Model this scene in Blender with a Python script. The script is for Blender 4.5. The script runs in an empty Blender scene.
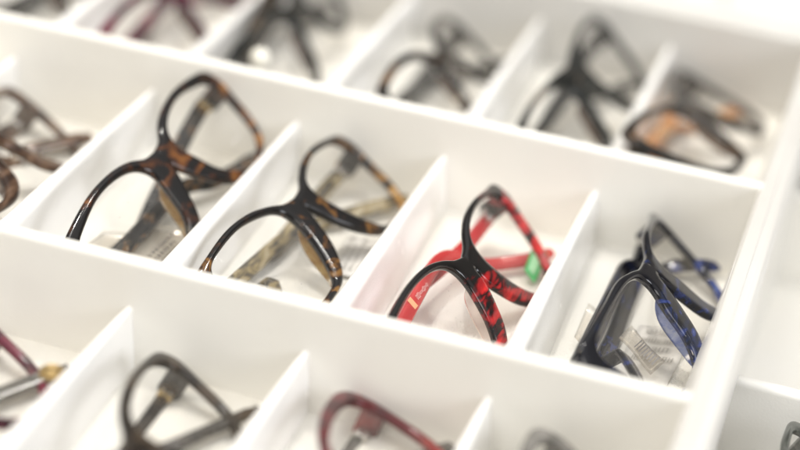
import bpy, bmesh, math, random
from mathutils import Matrix, Vector, Quaternion
import numpy as np
S = 0.001                      # all lengths below are millimetres
sc = bpy.context.scene
C = sc.collection
random.seed(4)
W_P, DEP, WT, H, HD = 59.49, 160.0, 6.0, 37.2, 21.4   # pitch, row depth, wall, heights

# ------------------------------------------------------------------ materials
def new_mat(name):
    m = bpy.data.materials.new(name); m.use_nodes = True
    nt = m.node_tree; return m, nt, nt.nodes['Principled BSDF']
def N(nt, t, **kw):
    n = nt.nodes.new(t)
    for k, v in kw.items(): setattr(n, k, v)
    return n
def noise(nt, scale, detail=3, rough=.5, dist=0, off=(0,0,0), stretch=(1,1,1), coord='Object'):
    tc = N(nt, 'ShaderNodeTexCoord'); mp = N(nt, 'ShaderNodeMapping')
    mp.inputs['Location'].default_value = off; mp.inputs['Scale'].default_value = stretch
    nt.links.new(tc.outputs[coord], mp.inputs['Vector'])
    n = N(nt, 'ShaderNodeTexNoise'); n.inputs['Scale'].default_value = scale
    n.inputs['Detail'].default_value = detail; n.inputs['Roughness'].default_value = rough
    n.inputs['Distortion'].default_value = dist
    nt.links.new(mp.outputs[0], n.inputs['Vector']); return n
def ramp(nt, src, stops, interp='LINEAR'):
    r = N(nt, 'ShaderNodeValToRGB'); r.color_ramp.interpolation = interp
    e = r.color_ramp.elements
    while len(e) < len(stops): e.new(.5)
    for i, (p, c) in enumerate(stops):
        e[i].position = p; e[i].color = (c + (1,)) if len(c) == 3 else c
    nt.links.new(src, r.inputs[0]); return r
def bump(nt, src, strength, dist, b):
    bp = N(nt, 'ShaderNodeBump'); bp.inputs['Strength'].default_value = strength
    bp.inputs['Distance'].default_value = dist
    nt.links.new(src, bp.inputs['Height']); nt.links.new(bp.outputs[0], b.inputs['Normal'])

def plastic(name, c1, c2, rough, bs, bscale, coat=0, bdist=.0003):
    m, nt, b = new_mat(name)
    n = noise(nt, 18, 4); r = ramp(nt, n.outputs[0], [(.35, c1), (.65, c2)])
    # thin grey scuffs and rubbed specks over the clean plastic
    sn = noise(nt, 230, 5, .7, 1.5, (.3,.1,.2), (1,.35,1)); sr = ramp(nt, sn.outputs[0], [(.66, (1,1,1)), (.74, (.90,.89,.87))])
    mx = N(nt, 'ShaderNodeMix', data_type='RGBA', blend_type='MULTIPLY'); mx.inputs[0].default_value = 1
    nt.links.new(r.outputs[0], mx.inputs[6]); nt.links.new(sr.outputs[0], mx.inputs[7])
    nt.links.new(mx.outputs[2], b.inputs['Base Color'])
    n3 = noise(nt, 90, 4, .6); r3 = N(nt, 'ShaderNodeMapRange')
    r3.inputs['To Min'].default_value = rough - .06; r3.inputs['To Max'].default_value = rough + .08
    nt.links.new(n3.outputs[0], r3.inputs[0]); nt.links.new(r3.outputs[0], b.inputs['Roughness'])
    b.inputs['Coat Weight'].default_value = coat; b.inputs['Coat Roughness'].default_value = .3
    n2 = noise(nt, bscale, 3, .6); bump(nt, n2.outputs[0], bs, bdist, b)
    return m
M_WALL = plastic('white_satin_wall', (.855,.835,.775), (.875,.86,.81), .42, .3, 1100)
M_FLOOR = plastic('white_grained_floor', (.92,.895,.825), (.94,.92,.865), .5, .9, 1100, bdist=.0012)
M_DIV = plastic('pearl_divider', (.92,.91,.885), (.94,.93,.91), .24, .6, 1000, .25, bdist=.00015)
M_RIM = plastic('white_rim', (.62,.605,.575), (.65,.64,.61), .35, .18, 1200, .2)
M_TABLE = plastic('white_table', (.82,.82,.79), (.86,.85,.83), .5, .2, 500)

def acetate(name, stops, scale=140, stretch=(1,1,1), rough=.1, trans=0.0, off=0, dist=1.2, detail=2.5, gx=0, gy=0):
    m, nt, b = new_mat(name)
    n = noise(nt, scale, detail, .55, dist, (off*.07, off*.031, off*.017), stretch)
    val = n.outputs[0]
    if gx or gy:      # the colour drifts from the bridge outwards (gx) and from brow to lower rim (gy), per 60 mm
        tc = N(nt, 'ShaderNodeTexCoord'); sp = N(nt, 'ShaderNodeSeparateXYZ'); nt.links.new(tc.outputs['Object'], sp.inputs[0])
        ab = N(nt, 'ShaderNodeMath', operation='ABSOLUTE'); nt.links.new(sp.outputs[0], ab.inputs[0])
        m1 = N(nt, 'ShaderNodeMath', operation='MULTIPLY_ADD'); m1.inputs[1].default_value = gx/.06
        nt.links.new(ab.outputs[0], m1.inputs[0]); nt.links.new(val, m1.inputs[2])
        m2 = N(nt, 'ShaderNodeMath', operation='MULTIPLY_ADD'); m2.inputs[1].default_value = -gy/.06
        nt.links.new(sp.outputs[1], m2.inputs[0]); nt.links.new(m1.outputs[0], m2.inputs[2]); val = m2.outputs[0]
    r = ramp(nt, val, stops)
    nt.links.new(r.outputs[0], b.inputs['Base Color'])
    b.inputs['Roughness'].default_value = rough; b.inputs['IOR'].default_value = 1.5
    b.inputs['Specular IOR Level'].default_value = .45
    if trans:
        t = ramp(nt, val, [(stops[0][0], (0,0,0)), (stops[-1][0], (trans,)*3)])
        nt.links.new(t.outputs[0], b.inputs['Transmission Weight'])
    n2 = noise(nt, 2500, 2); bump(nt, n2.outputs[0], .04, .0001, b)
    return m
BLK = (.006,.005,.005)
ACE = {
 'taupe': acetate('taupe_crystal', [(.40,(.030,.015,.009)),(.52,(.10,.055,.033)),(.64,(.22,.135,.085)),(.78,(.40,.28,.20))], 120, (.25,1.4,1), .09, .45, 1, .5),
 'tort': acetate('dark_tortoise', [(.52,BLK),(.60,(.045,.015,.006)),(.70,(.17,.062,.014)),(.88,(.42,.20,.04))], 125, (.6,1,1), .1, .2, 2, gx=.12, gy=.22),
 'tort2': acetate('black_tortoise', [(.58,BLK),(.64,(.04,.017,.007)),(.72,(.20,.095,.022)),(.86,(.50,.28,.07))], 120, (.6,1,1), .1, .15, 9, gx=.13, gy=.15),
 'horn': acetate('olive_horn', [(.36,(.03,.028,.025)),(.48,(.12,.10,.07)),(.56,(.34,.27,.14)),(.68,(.55,.48,.34))], 150, (.35,1.2,1), .15, .2, 4),
 'horn2': acetate('grey_horn', [(.44,(.012,.012,.012)),(.54,(.04,.036,.03)),(.62,(.17,.085,.03)),(.74,(.32,.28,.22))], 160, (.5,1.2,1), .15, .2, 5),
 'redblack': acetate('red_black_streak', [(.53,BLK),(.58,(.05,.003,.004)),(.64,(.28,.008,.011)),(.80,(.60,.022,.022))], 150, (.4,1.5,1), .08, .0, 13, .6, gx=.11, gy=.36),
 'red': acetate('clear_red', [(.3,(.42,.018,.022)),(.6,(.60,.045,.045)),(.8,(.72,.13,.11))], 60, (.4,1,1), .12, .25, 3),
 'navy': acetate('navy_tortoise', [(.50,(.004,.004,.007)),(.58,(.006,.012,.04)),(.66,(.015,.03,.15)),(.84,(.07,.11,.30))], 170, (.6,1,1), .09, 0, 6, gy=.34),
 'black': acetate('smoky_black', [(.45,(.008,.009,.008)),(.6,(.03,.032,.03)),(.78,(.12,.08,.05))], 90, (.7,1,1), .14, 0, 7),
 'blackamber': acetate('black_amber', [(.52,(.008,.007,.006)),(.64,(.03,.018,.010)),(.78,(.26,.12,.03))], 80, (.7,1,1), .14, .2, 8),
 'amber': acetate('amber_horn', [(.36,(.25,.09,.02)),(.48,(.66,.26,.06)),(.62,(.80,.44,.18))], 90, (.6,1,1), .2, .2, 11),
 'darkbrown': acetate('dark_brown', [(.40,(.014,.010,.007)),(.55,(.035,.026,.018)),(.78,(.10,.07,.045))], 90, (.7,1,1), .15, .15, 12),
 'burgundy': acetate('burgundy', [(.40,(.03,.004,.012)),(.55,(.10,.008,.026)),(.75,(.20,.018,.04))], 90, (.7,1,1), .12, .1, 14),
 'rosewood': acetate('rosewood', [(.42,(.04,.006,.008)),(.56,(.13,.014,.018)),(.80,(.38,.06,.05))], 35, (.7,1,1), .14, .1, 15, gx=.1,gy=.1),
 'smoke': acetate('smoke_green', [(.40,(.03,.034,.028)),(.55,(.07,.075,.065)),(.7,(.16,.16,.15))], 90, (.7,1,1), .2, .1, 17),
 'grey': acetate('warm_grey', [(.40,(.10,.095,.085)),(.55,(.19,.18,.165)),(.7,(.30,.28,.26))], 90, (.7,1,1), .15, .2, 16),
}
def clear_mat(name, tint, haze, hazecol, rough=.02, gl=1.0):
    m = bpy.data.materials.new(name); m.use_nodes = True; nt = m.node_tree
    nt.nodes.remove(nt.nodes['Principled BSDF']); out = nt.nodes['Material Output']
    tr = N(nt, 'ShaderNodeBsdfTransparent'); tr.inputs[0].default_value = tint + (1,)
    gl_ = N(nt, 'ShaderNodeBsdfGlossy'); gl_.inputs['Roughness'].default_value = rough; gl_.inputs[0].default_value = (1,.94,.84,1)
    df = N(nt, 'ShaderNodeBsdfDiffuse'); df.inputs[0].default_value = hazecol + (1,)
    fr = N(nt, 'ShaderNodeFresnel'); fr.inputs[0].default_value = 1.5
    ns = noise(nt, 60, 3); mr = N(nt, 'ShaderNodeMapRange')
    mr.inputs['To Min'].default_value = haze*.5; mr.inputs['To Max'].default_value = haze*1.5
    nt.links.new(ns.outputs[0], mr.inputs[0])
    a = N(nt, 'ShaderNodeMixShader'); bm_ = N(nt, 'ShaderNodeMixShader')
    nt.links.new(mr.outputs[0], a.inputs[0]); nt.links.new(tr.outputs[0], a.inputs[1]); nt.links.new(df.outputs[0], a.inputs[2])
    ml = N(nt, 'ShaderNodeMath', operation='MULTIPLY'); ml.inputs[1].default_value = gl
    nt.links.new(fr.outputs[0], ml.inputs[0]); nt.links.new(ml.outputs[0], bm_.inputs[0])
    nt.links.new(a.outputs[0], bm_.inputs[1]); nt.links.new(gl_.outputs[0], bm_.inputs[2])
    nt.links.new(bm_.outputs[0], out.inputs[0]); return m
M_LENS = clear_mat('demo_lens', (.997,.995,.99), .03, (.95,.92,.88), .03, .3)
M_FILM = clear_mat('clear_film', (.975,.97,.96), .10, (.88,.86,.83), .12, .5)
PADS = {
 'clear': clear_mat('clear_pad', (.93,.90,.88), .15, (.75,.6,.58), .05, 1.6),
 'amber': acetate('amber_pad', [(.3,(.16,.08,.025)),(.5,(.34,.20,.06)),(.7,(.50,.36,.15))], 200, (1,1,1), .12, .55, 21),
 'blue': acetate('blue_pad', [(.3,(.04,.06,.17)),(.5,(.11,.15,.36)),(.7,(.30,.34,.48))], 200, (1,1,1), .12, .45, 22),
 'dark': acetate('smoke_pad', [(.3,(.06,.04,.03)),(.6,(.20,.14,.10))], 200, (1,1,1), .12, .4, 23),
}
def metal(name, col, rough=.25):
    m, nt, b = new_mat(name); n = noise(nt, 900, 2)
    r = ramp(nt, n.outputs[0], [(.3, tuple(c*.85 for c in col)), (.7, col)])
    nt.links.new(r.outputs[0], b.inputs['Base Color'])
    b.inputs['Metallic'].default_value = 1; b.inputs['Roughness'].default_value = rough; return m
M_GOLD = metal('gold_metal', (.80,.60,.28)); M_CHROME = metal('polished_metal', (.95,.9,.8), .12); M_STEEL = metal('steel', (.6,.58,.55))
def flat(name, col, rough=.5):
    m, nt, b = new_mat(name); n = noise(nt, 400, 2)
    r = ramp(nt, n.outputs[0], [(.3, tuple(c*.9 for c in col)), (.7, col)])
    nt.links.new(r.outputs[0], b.inputs['Base Color']); b.inputs['Roughness'].default_value = rough; return m
M_GREEN = flat('green_sticker', (.02,.50,.12), .35); M_LGREEN = flat('pale_green_print', (.30,.66,.36), .4); M_MIDINK = flat('soft_ink', (.27,.26,.26)); M_BRONZE = metal('bronze_metal', (.48,.34,.15), .3)
M_ORANGE = flat('orange_stripe', (.90,.42,.22), .4); M_WHITEINK = flat('white_ink', (.80,.45,.42))
M_GLINT = flat('pale_glint', (.95,.93,.84), .15); M_DUSTY = flat('dust', (.30,.27,.25), .7); M_INK = flat('grey_ink', (.10,.09,.09)); M_PAPER = flat('white_paper', (.80,.78,.74), .6); M_FAINT = flat('faint_ink', (.52,.50,.47))  # the pale cream first colour is a painted highlight for b4

# ------------------------------------------------------------------ helpers
def link(name, verts, faces, mat, parent=None, smooth=True, mw=None):
    me = bpy.data.meshes.new(name)
    me.from_pydata([tuple(float(c)*S for c in v) for v in verts], [], faces)
    bm = bmesh.new(); bm.from_mesh(me); bmesh.ops.recalc_face_normals(bm, faces=bm.faces); bm.to_mesh(me); bm.free()
    if smooth: me.polygons.foreach_set('use_smooth', [True]*len(me.polygons))
    me.materials.append(mat)
    o = bpy.data.objects.new(name, me); C.objects.link(o)
    if parent: o.parent = parent
    if mw is not None: o.matrix_local = mw
    return o
def sharp(o, deg=35):
    me = o.data; bm = bmesh.new(); bm.from_mesh(me)
    for e in bm.edges:
        if len(e.link_faces) == 2 and e.calc_face_angle(0) > math.radians(deg): e.smooth = False
    bm.to_mesh(me); bm.free(); return o
def tag(o, label, cat, group=None):
    o['label'] = label; o['category'] = cat
    if group: o['group'] = group
    return o
def empty(name, loc=(0,0,0), rot=None):
    o = bpy.data.objects.new(name, None); C.objects.link(o); o.empty_display_size = .01
    o.location = [c*S for c in loc]
    if rot is not None: o.rotation_euler = rot
    return o
def round_box(name, lo, hi, r, mat, parent=None, seg=3, mw=None):
    bm = bmesh.new(); bmesh.ops.create_cube(bm, size=1)
    for v in bm.verts:
        v.co = Vector([(lo[i]+hi[i])/2 + v.co[i]*(hi[i]-lo[i]) for i in range(3)])
    bmesh.ops.bevel(bm, geom=bm.edges[:], offset=r, segments=seg, affect='EDGES', profile=.5)
    bm.verts.index_update(); V = [tuple(v.co) for v in bm.verts]; F = [[v.index for v in f.verts] for f in bm.faces]
    bm.free(); return sharp(link(name, V, F, mat, parent, True, mw), 50)
def loft(name, sections, mat, parent=None, cap=True, deg=50):
    n = len(sections[0]); V = [p for s in sections for p in s]; F = []
    for i in range(len(sections)-1):
        for j in range(n):
            a, b = i*n+j, i*n+(j+1) % n; F.append((a, b, b+n, a+n))
    if cap: F.append(tuple(range(n-1, -1, -1))); F.append(tuple(range((len(sections)-1)*n, len(sections)*n)))
    return sharp(link(name, V, F, mat, parent), deg)
def arc(cx, cz, r, a0, a1, n=5):
    return [(cx+r*math.cos(math.radians(a0+(a1-a0)*i/n)), cz+r*math.sin(math.radians(a0+(a1-a0)*i/n))) for i in range(n+1)]
def top_profile(x0, x1, z0, z1, r, draft0=0, draft1=0):
    """closed cross-section of a wall with rounded top; draft widens the base"""
    return [(x0-draft0, z0)] + arc(x0+r, z1-r, r, 180, 90) + arc(x1-r, z1-r, r, 90, 0) + [(x1+draft1, z0)]

# ------------------------------------------------------------------ tray
def make_tray(label, ncol, nrow, origin=(0,0,0), rz=0, first_row=0, group='white compartment trays', kx=0, dividers=True):
    """inner right edge at x=0, columns run to -x; row r spans y = r*(DEP+WT) ..."""
    t = empty('display_tray', origin, (0,0,rz)); tag(t, label, 'display tray', group)
    X0 = -ncol*W_P; RW = 11.0
    y0 = first_row*(DEP+WT); y1 = (first_row+nrow)*(DEP+WT)-WT
    link('floor', [(X0-4,y0-4,0),(4,y0-4,0),(4,y1+4,0),(X0-4,y1+4,0),(X0-4,y0-4,-2),(4,y0-4,-2),(4,y1+4,-2),(X0-4,y1+4,-2)],
         [(0,1,2,3),(4,5,6,7),(0,1,5,4),(1,2,6,5),(2,3,7,6),(3,0,4,7)], M_FLOOR, t, False)
    # outer rim: four mitred lengths lofted as one closed frame
    prof = [(0-.0, -1.5)] + arc(2.2, H-2.2, 2.2, 180, 90) + [(5.2, H), (5.6, H-.5), (6.2, H-.6)] + arc(RW-4.4, H-5.0, 4.4, 90, 0) + [(RW-1.2, -1.5)]
    corners = [(0,y1,1,1),(0,y0,1,-1),(X0,y0,-1,-1),(X0,y1,-1,1)]
    secs = [[(cx+sx*a, cy+sy*a, z) for a, z in prof] for cx, cy, sx, sy in corners]
    n = len(prof); V = [p for s in secs for p in s]; F = []
    for i in range(4):
        for j in range(n):
            a, b = i*n+j, i*n+(j+1) % n; c, d = ((i+1) % 4)*n+(j+1) % n, ((i+1) % 4)*n+j; F.append((a, b, c, d))
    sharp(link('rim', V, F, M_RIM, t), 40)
    for r in range(first_row+1, first_row+nrow):
        yb = r*(DEP+WT); p = top_profile(yb-WT, yb, -1, H, 2.4, .8, .8)
        loft('row_wall', [[(x, a, z) for a, z in p] for x in (X0-.7, .7)], M_WALL, t)
    if dividers:
        for r in range(first_row, first_row+nrow):
            ya, yb = r*(DEP+WT)-1.0, r*(DEP+WT)+DEP+1.0
            for k in range(1, ncol):
                secs = []
                for f in (0, .12, .3, .5, .7, .85, .94, 1):
                    y = ya+(yb-ya)*f; w = 8.6*(1-f)+2.4*f; x = -k*W_P; top = HD-.4+.5*math.sin(f*3.14)
                    rr = w*.47
                    secs.append([(a, y, z) for a, z in top_profile(x-w/2, x+w/2, -1, top, rr, 1.2, 2.2+2.6*(1-f))])
                loft('divider', secs, M_DIV, t, True, 60)
            # inner fillet where the side of the tray runs down to the floor
            secs = []
            for f in (0, .5, 1):
                y = ya+1.3+(yb-ya-2.6)*f; w = 8.5*(1-f)+3.6*f
                secs.append([(1.0, y, -1), (1.0, y, H-2.0), (-.2, y, H-2.3), (-w*.55, y, H*.45), (-w, y, -1)])
            loft('side_fillet', secs, M_DIV, t, True, 25)
    return t

# ------------------------------------------------------------------ glasses
def catmull(P, closed, n=5):
    P = np.array(P, float); K = len(P); o = []
    for i in range(K if closed else K-1):
        p0 = P[(i-1) % K] if closed or i > 0 else P[0]; p1 = P[i]; p2 = P[(i+1) % K]
        p3 = P[(i+2) % K] if closed or i+2 < K else P[-1]
        for t in np.arange(n)/n:
            o.append(.5*((2*p1)+(-p0+p2)*t+(2*p0-5*p1+4*p2-p3)*t*t+(-p0+3*p1-3*p2+p3)*t**3))
    if not closed: o.append(P[-1])
    return np.array(o)
def pdist(p, poly, closed):
    a = poly if closed else poly[:-1]; b = np.roll(poly, -1, 0) if closed else poly[1:]
    d = b-a; t = np.clip(((p-a)*d).sum(1)/((d*d).sum(1)+1e-9), 0, 1)
    e = a+t[:,None]*d-p; D = np.hypot(e[:,0], e[:,1]); i = D.argmin(); return D[i], (a+t[:,None]*d)[i]
def pose_matrix(v):
    yaw, tilt, roll = v[3:6]
    B = Matrix(((0,-1,0),(1,0,0),(0,0,1)))
    T = Matrix(((math.cos(tilt),0,math.sin(tilt)),(0,1,0),(-math.sin(tilt),0,math.cos(tilt))))
    return Matrix.Rotation(yaw,3,'Z') @ Matrix.Rotation(roll,3,'X') @ T @ B
def outline(O, I, minw=2.7):
    oc = catmull(O, False, 6); ic = catmull(I, True, 6)
    cen = ic.mean(0); out = []
    for p in ic:
        for _ in range(30):
            d, _q = pdist(p, oc, False)
            if d >= minw and p[0] > 2.0: break
            p = p+(cen-p)*.02
        out.append(p)
    ic = np.array(out)
    for _ in range(3): ic = .25*np.roll(ic,1,0)+.5*ic+.25*np.roll(ic,-1,0)
    return oc, ic
def front_mesh(oc, ic, R, T, parent, mat, name='frame_front', lens=True, lens_mat=None):
    # ring between outer outline (closed along x=0) and lens opening; mirrored for both sides
    seg = np.linspace(oc[-1], oc[0], 6)[1:-1]; outer = np.vstack([oc, seg])
    cen = ic.mean(0); NN = 132
    def resample(P, M, start):
        Q = np.vstack([P, P[:1]]); L = np.concatenate([[0], np.cumsum(np.hypot(*np.diff(Q, axis=0).T))])
        s = (start+np.arange(M)/M*L[-1]) % L[-1]
        return np.stack([np.interp(s, L, Q[:,0]), np.interp(s, L, Q[:,1])], 1)
    op = outer
    # match inner points by angle about the opening centre
    def ang(P): return np.unwrap(np.arctan2(P[:,1]-cen[1], P[:,0]-cen[0]))
    ao = ang(np.vstack([op, op[:1]])); ai = ang(np.vstack([ic, ic[:1]]))
    if (ao[-1]-ao[0])*(ai[-1]-ai[0]) < 0: ic = ic[::-1]; ai = ang(np.vstack([ic, ic[:1]]))
    sgn = 1 if ai[-1] > ai[0] else -1
    Q = np.vstack([ic, ic[:1]]); Li = np.concatenate([[0], np.cumsum(np.hypot(*np.diff(Q, axis=0).T))])
    base = ai*sgn; mono = np.maximum.accumulate(base)
    tgt = np.maximum.accumulate(ao[:-1]*sgn)
    tot = 2*math.pi
    ip = []
    for a in tgt:
        k = (a-mono[0]) % tot+mono[0]; s = np.interp(k, mono, Li); ip.append([np.interp(s, Li, Q[:,0]), np.interp(s, Li, Q[:,1])])
    ip = np.array(ip); ip = .25*np.roll(ip,1,0)+.5*ip+.25*np.roll(ip,-1,0)
    us = [0,.035,.09,.17,.3,.45,.6,.74,.85,.93,.975,1]; rr = 1.5
    V = []; F = []; n = len(op); m = len(us)
    on = n-len(seg)
    for side in (1, -1):
        base_i = len(V)
        for face in (1, -1):
            for i in range(n):
                for u in us:
                    p = op[i]*(1-u)+ip[i]*u
                    d1, _q = pdist(p, oc, False); d2 = np.hypot(*(ip[i]-p)) if u > .5 else 9
                    if i >= on-1 or i == 0: d1 = min(d1, 9)
                    d = min(d1, d2*.9, rr); z = T/2-rr+math.sqrt(max(rr*rr-(rr-d)**2, 0))
                    V.append((side*p[0], p[1], face*z-p[0]**2/(2*R)))
        def idx(f, i, j): return base_i+(f*n+(i % n))*m+j
        for f in (0, 1):
            for i in range(n):
                for j in range(m-1):
                    F.append((idx(f,i,j), idx(f,i+1,j), idx(f,i+1,j+1), idx(f,i,j+1)))
        for i in range(n):
            if i < on-1: F.append((idx(0,i,0), idx(0,i+1,0), idx(1,i+1,0), idx(1,i,0)))
            F.append((idx(0,i,m-1), idx(0,i+1,m-1), idx(1,i+1,m-1), idx(1,i,m-1)))
    o = link(name, V, F, mat, parent)
    bm = bmesh.new(); bm.from_mesh(o.data); bmesh.ops.remove_doubles(bm, verts=bm.verts, dist=2e-6)
    bmesh.ops.recalc_face_normals(bm, faces=bm.faces); bm.to_mesh(o.data); bm.free()
    if lens:
        for side in (1, -1):
            V = []; F = []; K = 7; c = ip.mean(0); nn = len(ip)
            for k in range(1, K+1):
                for p in ip:
                    q = c+(p-c)*(k/K)*1.015
                    r2 = ((q-c)**2).sum(); V.append((side*q[0], q[1], .9*(1-r2/900)-q[0]**2/(2*R)))
            V.append((side*c[0], c[1], .9-c[0]**2/(2*R)))
            for k in range(K-1):
                for i in range(nn):
                    F.append((k*nn+i, k*nn+(i+1) % nn, (k+1)*nn+(i+1) % nn, (k+1)*nn+i))
            for i in range(nn): F.append((len(V)-1, i, (i+1) % nn))
            link('lens', V, F, lens_mat or M_LENS, parent)
    return ip

def sweep(name, pts, secs, mat, parent, deg=60):
    """pts: centre points; secs: (width across, thickness z) at each; in-plane normal from tangent"""
    P = np.array(pts, float); S_ = []
    for i in range(len(P)):
        t = P[min(i+1, len(P)-1)]-P[max(i-1, 0)]; t[2] = 0; t /= np.linalg.norm(t)+1e-9
        nrm = np.array([-t[1], t[0], 0]); w, th = secs[i]; ring = []
        for k in range(16):
            a = 2*math.pi*k/16; ca, sa = math.cos(a), math.sin(a)
            e = .55; x = math.copysign(abs(ca)**e, ca)*w/2; z = math.copysign(abs(sa)**e, sa)*th/2
            ring.append(tuple(P[i]+nrm*x+np.array([0,0,z])))
        S_.append(ring)
    return loft(name, S_, mat, parent, True, deg)

def make_glasses(d, mat, tmat, pad, label, group, tw=(6.0, 5.0), hinge=M_STEEL, detail=True, zoff=0, hy=None, T=3.4, path=None, lens_mat=None, cat='eyeglasses', path2=None, minw=2.35):
    v = d['pose']; R = d['R']; M3 = pose_matrix(v)
    t = empty('eyeglasses', (v[0], v[1], v[2]+zoff), M3.to_euler()); tag(t, label, cat, group)
    oc, ic = outline(d['O'], d['I'], minw); ip = front_mesh(oc, ic, R, T, t, mat, lens_mat=lens_mat)
    ox = max(p[0] for p in d['O']); yt = [p[1] for p in d['O'] if p[0] > ox-3.5]; ymid = sum(yt)/len(yt)
    hy = hy if hy is not None else ymid
    zc = -ox**2/(2*R)
    cz = v[2]; row = [M3[2][i] for i in range(3)]
    def floor_z(x, y, z, half): # push up so the piece rests on the tray floor
        need = (1.0+half-cz-row[0]*x-row[1]*y)/row[2]
        return max(z, need)
    for side in (1, -1):
        # end piece wrapping back to the hinge
        a0, a1 = sorted((side*(ox-5.5), side*(ox-.2)))
        round_box('end_piece', (a0, hy-4.2, zc-9.5), (a1, hy+3.8, zc+1.0), 1.3, mat, t)
        b0, b1 = sorted((side*(ox-10), side*(ox-4.8)))
        hg = round_box('hinge', (b0, hy-2.4, zc-8.2), (b1, hy+2.4, zc-5.6), .5, hinge, t)
        for yy in (-1.2, 1.2):
            c0, c1 = sorted((side*(ox-8.6), side*(ox-7.2)))
            round_box('screw', (c0, hy+yy-.6, zc-5.7), (c1, hy+yy+.6, zc-5.2), .2, M_STEEL, hg, 2)
        # folded temple, hinge end to curled tip
        base = (path2 if side > 0 else path) or [(-60, 0), (-40, 0), (-15, -1), (4, -2), (18, -4), (30, -11), (42, -17), (54, -23), (62, -27)]
        cp = catmull([(x*(ox/66), hy+y) for x, y in base], False, 4)
        pts = []; secs = []
        for i, (x, y) in enumerate(cp):
            f = i/(len(cp)-1)
            z = (zc-9.2-1.2*f) if side < 0 else (zc-9.4-6.0*min(1, f*2.2))
            w = tw[0]*(1-f)+tw[1]*f; th = 3.4-.7*f
            if f > .93: w *= .8
            if f == 1: w *= .55; th *= .7
            if y < 0: z = floor_z(x, y-w*.2, z, 1.2+w*.33)
            X = -side*x*-1 if False else x*(1 if side < 0 else -1)
            pts.append((X, y, z)); secs.append((w, th))
        sweep('temple', pts, secs, tmat, t)
        # nose pad: a fin flowing back and sideways from the nose edge of the rim
        ned = [p for p in ip if p[0] < 27 and -20 < p[1] < 5]; ned.sort(key=lambda p: -p[1])
        V = []; F = []; K = len(ned); L = 7
        for i, p in enumerate(ned):
            f = i/(K-1); s_ = math.sin(math.pi*min(max(f, 0), 1))**.75
            for l in range(L):
                u = l/(L-1); h = u*4.6*s_; th = 1.1*(1-.7*u)*(.3+.7*s_)
                bx = p[0]-1.6+.42*h; by = p[1]+.12*h; bz = -.8-h*.80-p[0]**2/(2*R)
                V.append((side*(bx-th*.75), by, bz-th*.25)); V.append((side*(bx+th*.75), by, bz+th*.25))
        def q(i, l, s): return (i*L+l)*2+s
        for i in range(K-1):
            for l in range(L-1):
                for s in (0, 1): F.append((q(i,l,s), q(i+1,l,s), q(i+1,l+1,s), q(i,l+1,s)))
            F.append((q(i,L-1,0), q(i+1,L-1,0), q(i+1,L-1,1), q(i,L-1,1)))
        link('nose_pad', V, F, PADS[pad], t)
    return t
def world_child(o, thing):
    o.parent = thing
    o.matrix_parent_inverse = (Matrix.Translation(thing.location) @ thing.rotation_euler.to_matrix().to_4x4()).inverted()
    return o
def strip(name, A, B, Cc, Dd, th, mat, thing, nseg=8, wave=.8):
    """thin curved sheet between four world corners (mm)"""
    A, B, Cc, Dd = map(lambda p: np.array(p, float), (A, B, Cc, Dd)); V = []; F = []
    for i in range(nseg+1):
        u = i/nseg
        for j in range(5):
            w = j/4; p = (A*(1-u)+B*u)*(1-w)+(Dd*(1-u)+Cc*u)*w
            V.append((p[0], p[1], p[2]+wave*math.sin(u*5+w*2)))
    n = len(V); V += [(x, y, z-th) for x, y, z in V]
    for i in range(nseg):
        for j in range(4):
            a, b, c, d = i*5+j, (i+1)*5+j, (i+1)*5+j+1, i*5+j+1
            F.append((a, b, c, d)); F.append((a+n, d+n, c+n, b+n))
    for i in range(nseg):
        for j in (0, 4): a, b = i*5+j, (i+1)*5+j; F.append((a, b, b+n, a+n))
    for j in range(4):
        for i in (0, nseg): a, b = i*5+j, i*5+j+1; F.append((a, b, b+n, a+n))
    return world_child(link(name, V, F, mat), thing)
def marks(name, A, B, Cc, rows, mat, thing, seed=1, hgt=.6, lift=.25, dens=9, bars=True):
    """rows of small printed strokes on a tag: A origin, AB along the line, AC across the lines (world mm)"""
    rnd = random.Random(seed); A, B, Cc = map(lambda p: np.array(p, float), (A, B, Cc)); V = []; F = []
    for r in range(rows):
        u = 0.02
        while u < (.98 if r % 2 == 0 else .8):
            l = rnd.uniform(.4, 1.6)/dens; v0 = (r+.25)/rows; v1 = v0+hgt/rows
            for k in range(2):   # two thin stems and a joining bar per glyph
                uu = u+k*l*.7
                q = [A+(B-A)*a+(Cc-A)*b+np.array([0,0,lift]) for a, b in ((uu,v0),(uu+l*.28,v0),(uu+l*.28,v1),(uu,v1))]
                i = len(V); V += [tuple(x) for x in q]; F.append((i,i+1,i+2,i+3))
            if not bars: u += l*1.35; continue
            vb = rnd.choice((v0, (v0+v1)/2, v1-.12*hgt/rows))
            q = [A+(B-A)*a+(Cc-A)*b+np.array([0,0,lift+.02]) for a, b in ((u,vb),(u+l,vb),(u+l,vb+.15*hgt/rows),(u,vb+.15*hgt/rows))]
            i = len(V); V += [tuple(x) for x in q]; F.append((i,i+1,i+2,i+3))
            u += l*1.35+(.04 if rnd.random() < .2 else 0)
    return world_child(link(name, V, F, mat, None, False), thing)
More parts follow.
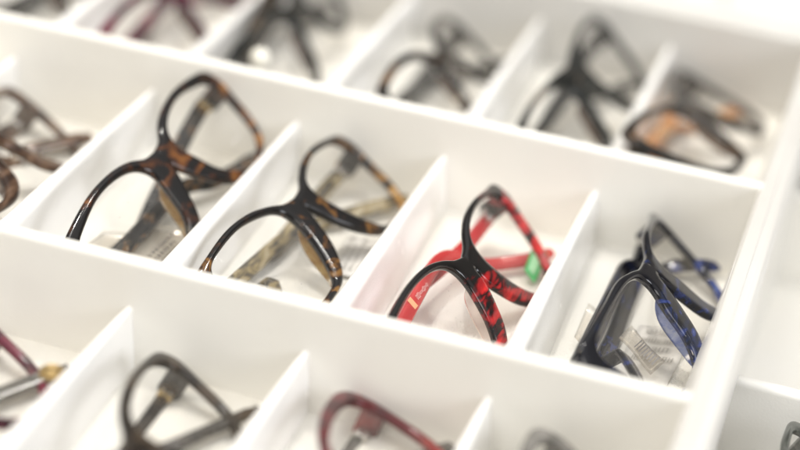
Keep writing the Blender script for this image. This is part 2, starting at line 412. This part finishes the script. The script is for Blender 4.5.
POSES = {
 'g0': {"pose":[-265.678,80.832,19.843,0.005,0.455,-0.167],"R":310,"O":[[0.0,9.1],[6.8,11.6],[13.5,16.2],[23.2,20.2],[36.7,23.4],[52.2,25.7],[60.9,25.9],[65.0,22.0],[65.0,14.7],[62.1,4.2],[56.8,-7.9],[49.6,-15.7],[40.5,-19.7],[30.4,-21.1],[20.1,-20.0],[11.4,-14.4],[7.9,-5.8],[4.5,0.5],[0.0,3.1]],"I":[[11.3,6.1],[14.2,12.3],[22.8,16.5],[36.1,20.1],[49.4,21.6],[55.8,20.1],[57.4,13.8],[55.7,3.4],[51.1,-7.7],[45.5,-13.9],[39.0,-17.0],[30.5,-18.0],[22.8,-15.5],[16.2,-9.0],[12.3,-0.9]]},
 'g1': {"pose":[-198.792,89.694,22.384,-0.007,0.58,0.152],"R":334,"O":[[0.0,12.8],[6.9,13.9],[13.8,17.7],[23.9,20.3],[37.8,21.1],[53.7,19.1],[62.6,16.7],[66.4,11.8],[66.3,7.7],[64.2,2.0],[59.7,-9.1],[52.6,-17.1],[42.7,-20.3],[32.2,-22.1],[21.5,-20.0],[12.0,-14.1],[6.0,-6.1],[1.7,0.5],[0.0,4.4]],"I":[[10.5,6.6],[13.5,13.0],[22.8,16.8],[36.8,18.0],[51.0,15.2],[58.2,12.8],[60.2,8.3],[58.8,1.5],[54.7,-9.6],[48.8,-15.9],[41.5,-18.4],[32.2,-18.8],[24.1,-15.6],[16.3,-9.1],[12.8,-0.2]]},
 'g2': {"pose":[-145.311,90.573,16.92,-0.074,0.472,0.034],"R":277,"O":[[0.0,12.7],[7.4,13.8],[14.4,17.1],[24.0,20.3],[37.6,21.7],[53.2,20.3],[61.8,18.6],[65.4,14.3],[65.1,9.5],[62.4,2.3],[58.3,-10.1],[51.3,-18.1],[41.7,-21.3],[31.1,-21.4],[20.2,-19.9],[11.4,-13.5],[5.4,-4.9],[2.0,2.9],[0.0,7.5]],"I":[[11.0,7.2],[13.2,13.2],[22.6,17.0],[36.3,19.4],[50.2,18.3],[57.0,15.6],[58.7,10.3],[57.0,2.0],[53.2,-10.3],[47.6,-17.0],[40.5,-19.9],[31.4,-21.1],[23.7,-18.2],[17.4,-9.7],[13.0,-0.6]]},
 'g3': {"pose":[-80.126,72.514,17.162,-0.051,0.692,0.008],"R":353,"O":[[0.0,12.2],[6.4,14.0],[13.4,17.6],[23.2,20.4],[37.0,21.0],[52.7,19.3],[61.6,18.2],[65.6,13.1],[65.6,8.6],[62.7,2.3],[57.9,-9.3],[50.6,-17.5],[41.1,-21.4],[30.6,-22.8],[19.8,-21.0],[10.4,-14.9],[4.3,-6.7],[0.4,0.9],[0.0,5.2]],"I":[[9.7,7.3],[12.5,13.8],[21.7,17.5],[35.6,18.6],[49.4,17.1],[56.2,14.3],[58.0,9.4],[56.5,2.1],[52.1,-9.0],[46.4,-15.4],[39.5,-18.4],[30.6,-19.4],[22.6,-16.6],[15.6,-9.3],[11.4,-0.5]]},
 'g4': {"pose":[-17.689,88.214,21.544,-0.015,0.633,-0.07],"R":212,"O":[[0.0,15.4],[7.2,15.8],[14.6,18.0],[24.8,19.9],[39.3,19.2],[55.7,18.4],[65.0,17.6],[68.8,12.6],[68.4,8.1],[65.3,2.3],[60.0,-9.3],[52.4,-17.8],[42.5,-21.9],[31.5,-23.2],[20.1,-21.5],[10.1,-15.2],[4.7,-5.6],[1.6,2.8],[0.0,7.7]],"I":[[9.5,7.6],[12.0,14.4],[22.3,16.8],[37.2,16.8],[51.7,15.7],[59.0,13.3],[61.0,8.8],[58.9,2.1],[54.0,-8.7],[48.0,-15.2],[40.9,-18.6],[31.7,-19.8],[23.4,-17.3],[16.6,-10.0],[13.6,-0.0]]},
 'b1': {"pose":[-139.801,252.541,18.49,0.024,0.568,-0.083],"R":295,"O":[[0.0,9.4],[6.8,11.7],[13.7,15.7],[23.4,18.9],[37.1,20.4],[52.9,19.0],[61.7,16.9],[65.7,12.3],[65.9,8.1],[63.1,2.3],[58.4,-8.0],[51.3,-15.6],[42.4,-19.4],[32.6,-20.9],[22.8,-18.8],[14.8,-12.5],[9.9,-4.8],[5.9,1.0],[0.0,3.4]],"I":[[11.8,5.8],[14.8,11.4],[23.6,14.8],[37.4,16.4],[51.2,15.3],[58.0,12.8],[60.0,8.5],[58.0,2.0],[53.1,-7.8],[47.2,-13.6],[40.3,-16.5],[31.5,-17.5],[23.6,-15.1],[16.7,-8.7],[12.8,-1.0]]},
 'b2': {"pose":[-79.473,251.372,20.882,-0.038,0.666,0.088],"R":331,"O":[[0.0,16.3],[6.7,17.5],[14.0,18.8],[24.4,19.6],[38.4,20.2],[54.2,19.0],[63.2,16.2],[67.3,11.1],[67.4,7.2],[64.4,2.1],[59.6,-9.4],[52.6,-18.0],[43.1,-21.9],[32.7,-23.4],[22.1,-22.0],[13.3,-15.9],[9.0,-6.4],[5.4,0.4],[0.0,3.3]],"I":[[12.0,6.4],[15.0,12.8],[24.0,16.3],[38.1,17.6],[52.1,15.7],[59.1,12.6],[61.1,8.2],[59.1,2.0],[54.1,-8.7],[48.1,-15.3],[41.1,-18.5],[32.0,-19.6],[24.0,-16.9],[17.0,-9.8],[13.0,-1.1]]},
 'b3': {"pose":[-31.985,259.545,18.161,-0.036,0.283,-0.124],"R":384,"O":[[0.0,15.4],[6.9,15.2],[13.6,17.8],[23.3,19.8],[36.1,23.5],[50.9,24.9],[59.2,24.4],[62.5,20.1],[62.2,13.4],[59.8,3.8],[55.4,-8.9],[49.1,-17.8],[40.6,-21.6],[30.8,-22.8],[21.1,-22.3],[13.4,-15.0],[8.1,-6.6],[4.5,0.1],[0.0,3.1]],"I":[[11.3,6.5],[14.1,12.9],[22.6,17.1],[35.8,20.1],[49.0,20.7],[55.6,18.7],[57.4,12.7],[55.6,3.0],[50.8,-8.7],[45.2,-15.1],[38.6,-18.4],[30.1,-19.5],[22.6,-16.8],[16.0,-9.7],[12.2,-1.1]]},
 'f1': {"pose":[-204.25,-86.326,13.473,0.033,0.402,-0.01],"R":278,"O":[[0.0,9.0],[7.0,11.5],[14.0,15.8],[24.0,19.1],[38.0,20.7],[53.9,20.2],[62.9,18.5],[66.9,13.6],[66.9,8.8],[63.9,2.7],[58.9,-8.0],[52.0,-16.0],[43.0,-20.0],[33.0,-21.5],[23.0,-19.5],[15.0,-13.0],[10.0,-5.0],[6.0,1.0],[0.0,3.5]],"I":[[12.0,5.9],[15.0,11.8],[24.0,15.3],[38.0,17.0],[51.9,16.1],[58.9,13.6],[60.9,9.0],[58.9,2.1],[53.9,-8.0],[47.9,-14.0],[41.0,-17.0],[32.0,-18.0],[24.0,-15.5],[17.0,-9.0],[13.0,-1.0]]},
 'f2': {"pose":[-141.28,-80.761,14.796,0.041,0.438,-0.028],"R":266,"O":[[0.0,8.9],[7.0,11.3],[14.0,15.4],[24.0,18.7],[37.9,20.4],[53.9,19.8],[62.9,18.4],[66.9,14.0],[66.7,9.2],[63.6,2.8],[58.8,-7.9],[51.9,-15.8],[42.9,-19.7],[32.9,-21.1],[22.9,-19.2],[15.0,-12.8],[10.0,-4.9],[6.0,1.0],[0.0,3.5]],"I":[[12.0,5.8],[15.0,11.6],[23.9,15.1],[37.9,17.2],[51.7,17.0],[58.7,14.0],[60.8,9.3],[58.8,2.2],[53.8,-7.9],[47.8,-13.8],[40.9,-16.8],[31.9,-17.7],[23.9,-15.3],[16.9,-8.9],[13.0,-1.0]]},
 'f3': {"pose":[-81.443,-71.826,16.662,-0.0,0.249,-0.054],"R":261,"O":[[0.0,9.1],[7.1,11.5],[14.1,15.7],[23.8,19.9],[37.3,23.0],[52.9,23.8],[61.7,22.0],[65.5,17.4],[65.7,11.4],[63.1,3.2],[58.5,-8.6],[51.4,-16.6],[42.4,-20.5],[32.5,-21.8],[22.6,-20.0],[14.8,-13.4],[9.8,-5.1],[5.9,1.0],[0.0,3.6]],"I":[[11.8,6.1],[14.8,12.2],[23.6,16.1],[37.4,18.6],[51.2,18.6],[58.1,16.5],[60.0,11.1],[58.1,2.6],[53.1,-8.3],[47.2,-14.4],[40.3,-17.5],[31.5,-18.6],[23.6,-16.0],[16.7,-9.3],[12.8,-1.0]]},
 'f4': {"pose":[-22.044,-79.846,15.679,0.0,0.423,0.048],"R":286,"O":[[0.0,9.1],[7.0,11.6],[14.1,15.9],[24.1,19.3],[38.2,21.0],[54.2,20.9],[63.2,19.2],[67.3,14.3],[67.4,9.3],[64.3,2.8],[59.3,-8.1],[52.2,-16.2],[43.2,-20.2],[33.2,-21.7],[23.1,-19.7],[15.1,-13.1],[10.0,-5.1],[6.0,1.0],[0.0,3.5]],"I":[[12.1,6.0],[15.1,11.9],[24.1,15.5],[38.2,17.4],[52.2,16.6],[59.3,14.1],[61.3,9.4],[59.3,2.2],[54.2,-8.1],[48.2,-14.2],[41.2,-17.2],[32.1,-18.2],[24.1,-15.7],[17.1,-9.1],[13.1,-1.0]]},
 'b4': {"pose":[-208.041,257.095,22.992,0.125,0.812,0.098],"R":264,"O":[[0.0,9.9],[7.1,11.6],[14.2,15.5],[24.3,18.5],[38.5,20.0],[54.6,21.1],[63.6,20.0],[67.6,15.3],[67.6,10.0],[64.6,2.9],[59.5,-7.9],[52.5,-15.7],[43.4,-19.7],[33.3,-21.1],[23.2,-19.2],[15.1,-12.8],[10.1,-4.9],[6.1,1.0],[0.0,3.4]],"I":[[12.1,5.8],[15.1,11.6],[24.2,15.2],[38.4,17.3],[52.5,16.9],[59.6,14.7],[61.6,9.9],[59.6,2.3],[54.5,-7.9],[48.5,-13.7],[41.4,-16.7],[32.3,-17.7],[24.2,-15.2],[17.2,-8.8],[13.1,-1.0]]},
 'b5': {"pose":[-259.643,258.644,21.519,0.052,0.56,0.103],"R":262,"O":[[0.0,9.3],[6.8,11.9],[13.6,16.4],[23.3,20.0],[37.0,22.1],[52.5,22.9],[61.2,21.7],[65.0,17.0],[65.0,11.1],[62.2,3.3],[57.3,-8.3],[50.6,-16.7],[41.8,-20.8],[32.1,-22.1],[22.3,-20.2],[14.4,-13.5],[9.2,-5.4],[5.8,1.3],[0.0,3.9]],"I":[[11.7,6.2],[14.6,12.3],[23.3,16.1],[36.9,18.5],[50.5,18.3],[57.3,16.1],[59.3,10.9],[57.3,2.5],[52.5,-8.3],[46.6,-14.5],[39.8,-17.6],[31.1,-18.6],[23.3,-16.0],[16.5,-9.3],[12.6,-1.0]]},
}
# ------------------------------------------------------------------ the place
tb = link('table_top', [(-1400,-900,-42),(900,-900,-42),(900,1600,-42),(-1400,1600,-42)], [(0,1,2,3)], M_TABLE, None, False)
tb['kind'] = 'structure'
tray = make_tray('large white tray with rows of eyeglasses in narrow compartments, filling the photo', 8, 3, (0,0,0), 0, -1)
rs = round_box('display_riser', (-470,-150,-41.9), (-12,310,-2.1), 2, M_TABLE); tag(rs, 'white block hidden under the large tray, holding it up', 'riser')
nb = make_tray('lower empty-looking white tray peeking out under the right rim of the large tray', 3, 3, (3*W_P+7, 87, -39.6), math.radians(-1.2), -1)
bk = make_tray('white tray behind the large one, only its front rim showing at the top right corner', 8, 1, (4, 350, 0), 0, 0)

G = {}
GRP = 'folded eyeglasses lying face up in the tray compartments'
def g(n, *a, **k): G[n] = make_glasses(POSES[n], *a, group=GRP, **k)
g('g0', ACE['taupe'], ACE['taupe'], 'dark', 'translucent taupe brown eyeglasses at the left edge of the middle row', tw=(7,6), hinge=M_STEEL)
g('g1', ACE['tort'], ACE['horn2'], 'amber', 'dark brown tortoiseshell cat-eye eyeglasses with a printed clear tag beneath, right of the taupe pair', tw=(6.4,5.6), hinge=M_GOLD, minw=2.8, path=[(-60,-3),(-40,-7),(-15,-9),(4,-10),(18,-13),(28,-19),(40,-23),(52,-26),(60,-28)], path2=[(-60,1),(-40,-1),(-15,-5),(4,-8),(18,-11),(28,-15),(40,-19),(52,-22),(60,-24)])
g('g2', ACE['tort2'], ACE['horn'], 'amber', 'black and amber eyeglasses with olive horn temples, between the brown tortoiseshell and the red pair', tw=(6,5.4))
g('g3', ACE['redblack'], ACE['red'], 'clear', 'bright red and black streaked eyeglasses with clear red temples and a green sticker', tw=(5.2,5), hy=11, path=[(-60,-1),(-40,-.5),(-15,1.5),(4,3),(17,2.5),(27,-2),(36,-10),(50,-21),(64,-27)], path2=[(-60,-2),(-40,-2),(-15,0),(4,2),(18,2),(28,0),(40,-3),(52,-6),(60,-8)])
g('g4', ACE['navy'], ACE['navy'], 'blue', 'navy blue and black eyeglasses in the rightmost compartment of the middle row', tw=(6.6,5.6), hy=11.5, path=[(-60,-1),(-30,-.5),(0,0),(25,.5),(38,0),(49,-6),(58,-16),(65,-26)], path2=[(-60,-2),(-40,-5),(-15,-7),(4,-9),(18,-10),(28,-14),(40,-18),(52,-21),(60,-23)])
g('b1', ACE['blackamber'], ACE['black'], 'dark', 'thin black eyeglasses with amber flecks, leftmost of the three clear pairs in the back row', detail=False)
g('b2', ACE['black'], ACE['black'], 'dark', 'chunky smoky black eyeglasses in the middle of the three at the back right', detail=False)
g('b3', ACE['blackamber'], ACE['amber'], 'dark', 'thin dark eyeglasses with orange amber temples, in the back right corner compartment', detail=False)
g('b4', ACE['black'], ACE['darkbrown'], 'dark', 'blurred charcoal eyeglasses with a painted pale glint, top of the photo left of centre', detail=False, tw=(10,8), minw=4.5)
g('b5', ACE['burgundy'], ACE['burgundy'], 'dark', 'blurred maroon eyeglasses at the top left, cut off by the photo edge', detail=False)
g('f1', ACE['burgundy'], ACE['grey'], 'dark', 'dark burgundy eyeglasses with a round bronze gold stud at the lower left corner', detail=False, hinge=M_GOLD)
g('f2', ACE['darkbrown'], ACE['darkbrown'], 'dark', 'blurred dark brown eyeglasses in the front row below the tortoiseshell pair', detail=False, hinge=M_BRONZE, tw=(4.6,3.6))
g('f3', ACE['rosewood'], ACE['grey'], 'dark', 'blurred reddish brown eyeglasses in the front row, bottom centre', detail=False)
g('f4', ACE['grey'], ACE['grey'], 'dark', 'warm grey eyeglasses just peeking over the bottom edge, in the front row', detail=False)
def shifted(n, dx, dy, dz=0, dyaw=0):
    d = dict(POSES[n]); p = list(d['pose']); p[0] += dx; p[1] += dy; p[2] += dz; p[3] += dyaw; d['pose'] = p; return d
make_glasses(shifted('b1', -180, 2), ACE['darkbrown'], ACE['black'], 'dark', 'dark brown eyeglasses, only a corner showing at the extreme top left', GRP)

# --- details of the sharp pairs
strip('clear_tag', (-213,38,3.0), (-211,84,4), (-188,88,2.6), (-187,48,2.4), .3, M_FILM, G['g1'], wave=.9)
marks('print', (-198.5,58,4.2), (-197,80,4.4), (-190.5,56,3.6), 3, M_INK, G['g1'], 3, .55)
strip('clear_sleeve', (-220,36,4.0), (-219,70,4.5), (-209,74,3.0), (-209,40,3.0), .3, M_FILM, G['g1'], wave=1.0)
strip('paper_tag', (-139.5,84,1.4), (-141,114,1.6), (-126,117,1.4), (-127,84,1.2), .15, M_PAPER, G['g2'], wave=.15)
marks('print', (-138,87,1.8), (-139.5,112,2.0), (-128.5,88,1.8), 4, M_FAINT, G['g2'], 8, .5, .2)
strip('clear_tag', (-32,77,7.0), (-17.5,58.5,7.0), (-14.5,68,7.0), (-29.5,87,7.0), .5, M_FILM, G['g4'], wave=.5)
marks('print', (-26.5,69,8.0), (-18,59,8.0), (-24.5,77,8.0), 1, M_MIDINK, G['g4'], 5, .75, .3, 7, False)
strip('clear_tab', (-47,76,4), (-40,64,4.5), (-40,92,7.0), (-46.6,95,7.5), .4, M_FILM, G['g4'], wave=.3)
strip('paper_tag', (-31,60,1.2), (-12,62,1.2), (-9,108,1.2), (-28,100,1.2), .15, M_PAPER, G['g4'], wave=.15)
marks('print', (-27,72,1.6), (-14,76,1.6), (-25,100,1.6), 4, M_FAINT, G['g4'], 11, .5, .2)
# faint demo-lens print and a few dust specks on the lenses
def lens_print(thing, side_index, cx, cy, seed, mat, rows=2, Rr=300):
    ln = [o for o in thing.children if o.name.startswith('lens')][side_index]
    rnd = random.Random(seed); V = []; F = []
    for r in range(rows):
        x = cx-4
        while x < cx+4-r*2:
            wd = rnd.uniform(.35, .8); y = cy-r*2.0; z = -x*x/(2*Rr)+1.25
            i = len(V); V += [(x,y,z),(x+wd*.5,y,z),(x+wd*.5,y+1.1,z),(x,y+1.1,z)]; F.append((i,i+1,i+2,i+3)); x += wd+.35
    p = link('lens_print', V, F, mat, ln, False)
lens_print(G['g0'], 0, 48, -3, 2, M_DUSTY, Rr=310)
lens_print(G['g1'], 0, 38, -9, 5, M_FAINT, 1, 334)
for nm, sd in (('g1', 3), ('g2', 4), ('g3', 6), ('g4', 7)):
    rnd = random.Random(sd); V = []; F = []; Rr = POSES[nm]['R']
    for _ in range(26):
        x = rnd.uniform(-54, -16); y = rnd.uniform(-12, 12); r = rnd.choice((.09, .12, .2)); z = -x*x/(2*Rr)+1.3
        i = len(V); V += [(x-r,y,z),(x,y-r,z),(x+r,y,z),(x,y+r,z)]; F.append((i,i+1,i+2,i+3))
    link('dust', V, F, M_DUSTY, [o for o in G[nm].children if o.name.startswith('lens')][1], False)
# green sticker hanging on the tip of the red temple
g3 = G['g3']
st = strip('sticker', (-74.5,129,8.5), (-74.0,114,4.9), (-69,111,2.2), (-68.6,128,6.2), .3, M_GREEN, g3, wave=0)
st2 = strip('sticker_print', (-73.6,127,8.3), (-73.0,115.5,5.2), (-70.1,113.3,3.7), (-69.8,126,6.7), .1, M_LGREEN, g3, wave=0)
# --- writing and stripe on the red temple that shows through the near lens
tz = 1.95
def on_temple(name, x0, x1, y0, y1, mat, z):
    return link(name, [(x0,y0,z),(x1,y0,z),(x1,y1,z),(x0,y1,z)], [(0,1,2,3)], mat, g3, False)
tp = [o for o in g3.children if o.name.startswith('temple')][1]
zs = max(v.co.z for v in tp.data.vertices if -24*S < v.co.x < -4*S)/S + .06
ys = [v.co.y/S for v in tp.data.vertices if -24*S < v.co.x < -4*S]; ym = (min(ys)+max(ys))/2; yr = (max(ys)-min(ys))/2
on_temple('stripe', -22.5, -19.5, ym-yr*.62, ym+yr*.62, M_ORANGE, zs)
cu = bpy.data.meshes.new('lettering'); V = []; F = []
x = -16.5; rnd = random.Random(5)
while x < -5:      # small cursive loops, too small to read in the photo
    r = rnd.uniform(.4, .6); hh = rnd.choice((1, 1, 1.9))
    for k in range(10):
        a0, a1 = 2*math.pi*k/10, 2*math.pi*(k+1)/10
        for rad0, rad1 in ((r, r-.2),):
            p = [(x+math.cos(a)*q*.7+.25*math.sin(a)*q, ym+math.sin(a)*q*hh) for a, q in ((a0, rad0), (a1, rad0), (a1, rad1), (a0, rad1))]
            i = len(V); V += [(px, py, zs+.02) for px, py in p]; F.append((i, i+1, i+2, i+3))
    x += r*1.5
link('lettering', V, F, M_WHITEINK, g3, False)
# gold stud on the burgundy pair
def stud(thing, c, r, mat):
    V = []; F = []; n = 20
    pr = [(r,0),(r,.9),(r*.93,1.3),(r*.8,1.45),(r*.72,1.2),(r*.4,1.5),(.01,1.7)]
    for rad, z in pr:
        for k in range(n): a = 2*math.pi*k/n; V.append((c[0]+rad*math.cos(a), c[1]+rad*math.sin(a), c[2]+z*1.3))
    for i in range(len(pr)-1):
        for k in range(n): F.append((i*n+k, i*n+(k+1) % n, (i+1)*n+(k+1) % n, (i+1)*n+k))
    return world_child(link('stud', V, F, mat), thing)
stud(G['f1'], (-188.5,-42,12), 4.0, M_BRONZE)
def glint_dome(thing, c, r, mat):
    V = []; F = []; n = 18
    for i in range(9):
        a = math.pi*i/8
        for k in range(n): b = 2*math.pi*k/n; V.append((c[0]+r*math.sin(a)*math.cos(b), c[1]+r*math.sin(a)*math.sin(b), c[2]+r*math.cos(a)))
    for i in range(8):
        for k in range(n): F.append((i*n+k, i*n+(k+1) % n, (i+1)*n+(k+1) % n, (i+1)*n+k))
    return world_child(link('stud', V, F, mat), thing)  # no real stud: added pale ball, coloured to pass as a blurred metal highlight
glint_dome(G['b4'], (-208,199,27), 4.2, M_GLINT)

# neighbours in the lower tray
make_glasses(dict(POSES['g2'], pose=[50,13,-10,0,.45,0]), ACE['smoke'], ACE['smoke'], 'dark', 'greyish eyeglasses at the lower right corner, in the tray right of the large one', 'eyeglasses in the lower tray')
make_glasses(dict(POSES['b1'], pose=[32,345,-20,0,.45,0]), ACE['black'], ACE['black'], 'dark', 'dark eyeglasses at the right edge, seen just beyond the tray rim', 'eyeglasses in the lower tray')


# ------------------------------------------------------------------ light
w = bpy.data.worlds.new('World'); sc.world = w; w.use_nodes = True
nt = w.node_tree; bg = nt.nodes['Background']
tc = N(nt, 'ShaderNodeTexCoord'); sp = N(nt, 'ShaderNodeSeparateXYZ'); nt.links.new(tc.outputs['Generated'], sp.inputs[0])
mr = N(nt, 'ShaderNodeMapRange'); mr.inputs[1].default_value = -1; nt.links.new(sp.outputs[2], mr.inputs[0])
rp = ramp(nt, mr.outputs[0], [(.35, (.46,.39,.30)), (.52, (.30,.275,.24)), (.72, (.21,.20,.185)), (.88, (.85,.84,.82)), (1, (1,.99,.97))])
nt.links.new(rp.outputs[0], bg.inputs[0]); bg.inputs[1].default_value = 1.0
def area(name, loc, tgt, size, power, col, sy=None):
    l = bpy.data.lights.new(name, 'AREA'); l.size = size; l.energy = power; l.color = col
    if sy: l.shape = 'RECTANGLE'; l.size_y = sy
    o = bpy.data.objects.new(name, l); C.objects.link(o); o.location = loc
    o.rotation_euler = (Vector(tgt)-Vector(loc)).to_track_quat('-Z', 'Y').to_euler(); return o
ctr = (-.13, .08, 0)
area('ceiling_panel', (-.35, .25, 1.7), ctr, .8, 8, (1,.98,.95), .8)
area('cool_side_light', (1.4, -.45, .75), ctr, .8, 16, (.92,.945,1), .7)  # added cool area light from the right, brightens the divider sides
area('warm_lamp', (-1.3, -.2, 1.3), ctr, .3, 6.5, (1,.86,.64))
area('front_fill', (-.3, -1.6, 1.5), ctr, 1.0, 13.5, (1,.97,.925), 1.0)  # added soft fill from behind the camera, lifts the wall faces
area('shop_spot', (.25, .7, 1.3), ctr, .08, 3, (1,.96,.9))
area('shop_spot', (-.45, .5, 1.5), ctr, .05, 7, (1,.95,.87))

# ------------------------------------------------------------------ camera
cam = bpy.data.cameras.new('camera'); co = bpy.data.objects.new('camera', cam); C.objects.link(co); sc.camera = co
Rc = Matrix(((0.953148338533048,-0.22595655466870396,0.2011265277230706),
             (0.27864344951125436,0.39699111607349463,-0.8745032200073309),
             (0.11775429,0.88957388,0.44135274)))
co.matrix_world = Matrix.Translation((.0350026,-.5679863,.3550849)) @ Rc.to_4x4()
cam.sensor_width = 36; cam.lens = 96.283; cam.clip_start = .02; cam.clip_end = 20
cam.dof.use_dof = True; cam.dof.focus_distance = .722; cam.dof.aperture_fstop = 3.4; cam.dof.aperture_blades = 9
sc.view_settings.view_transform = 'Standard'; sc.view_settings.look = 'None'; sc.view_settings.exposure = 0
sc.cycles.transparent_max_bounces = 24; sc.cycles.max_bounces = 10
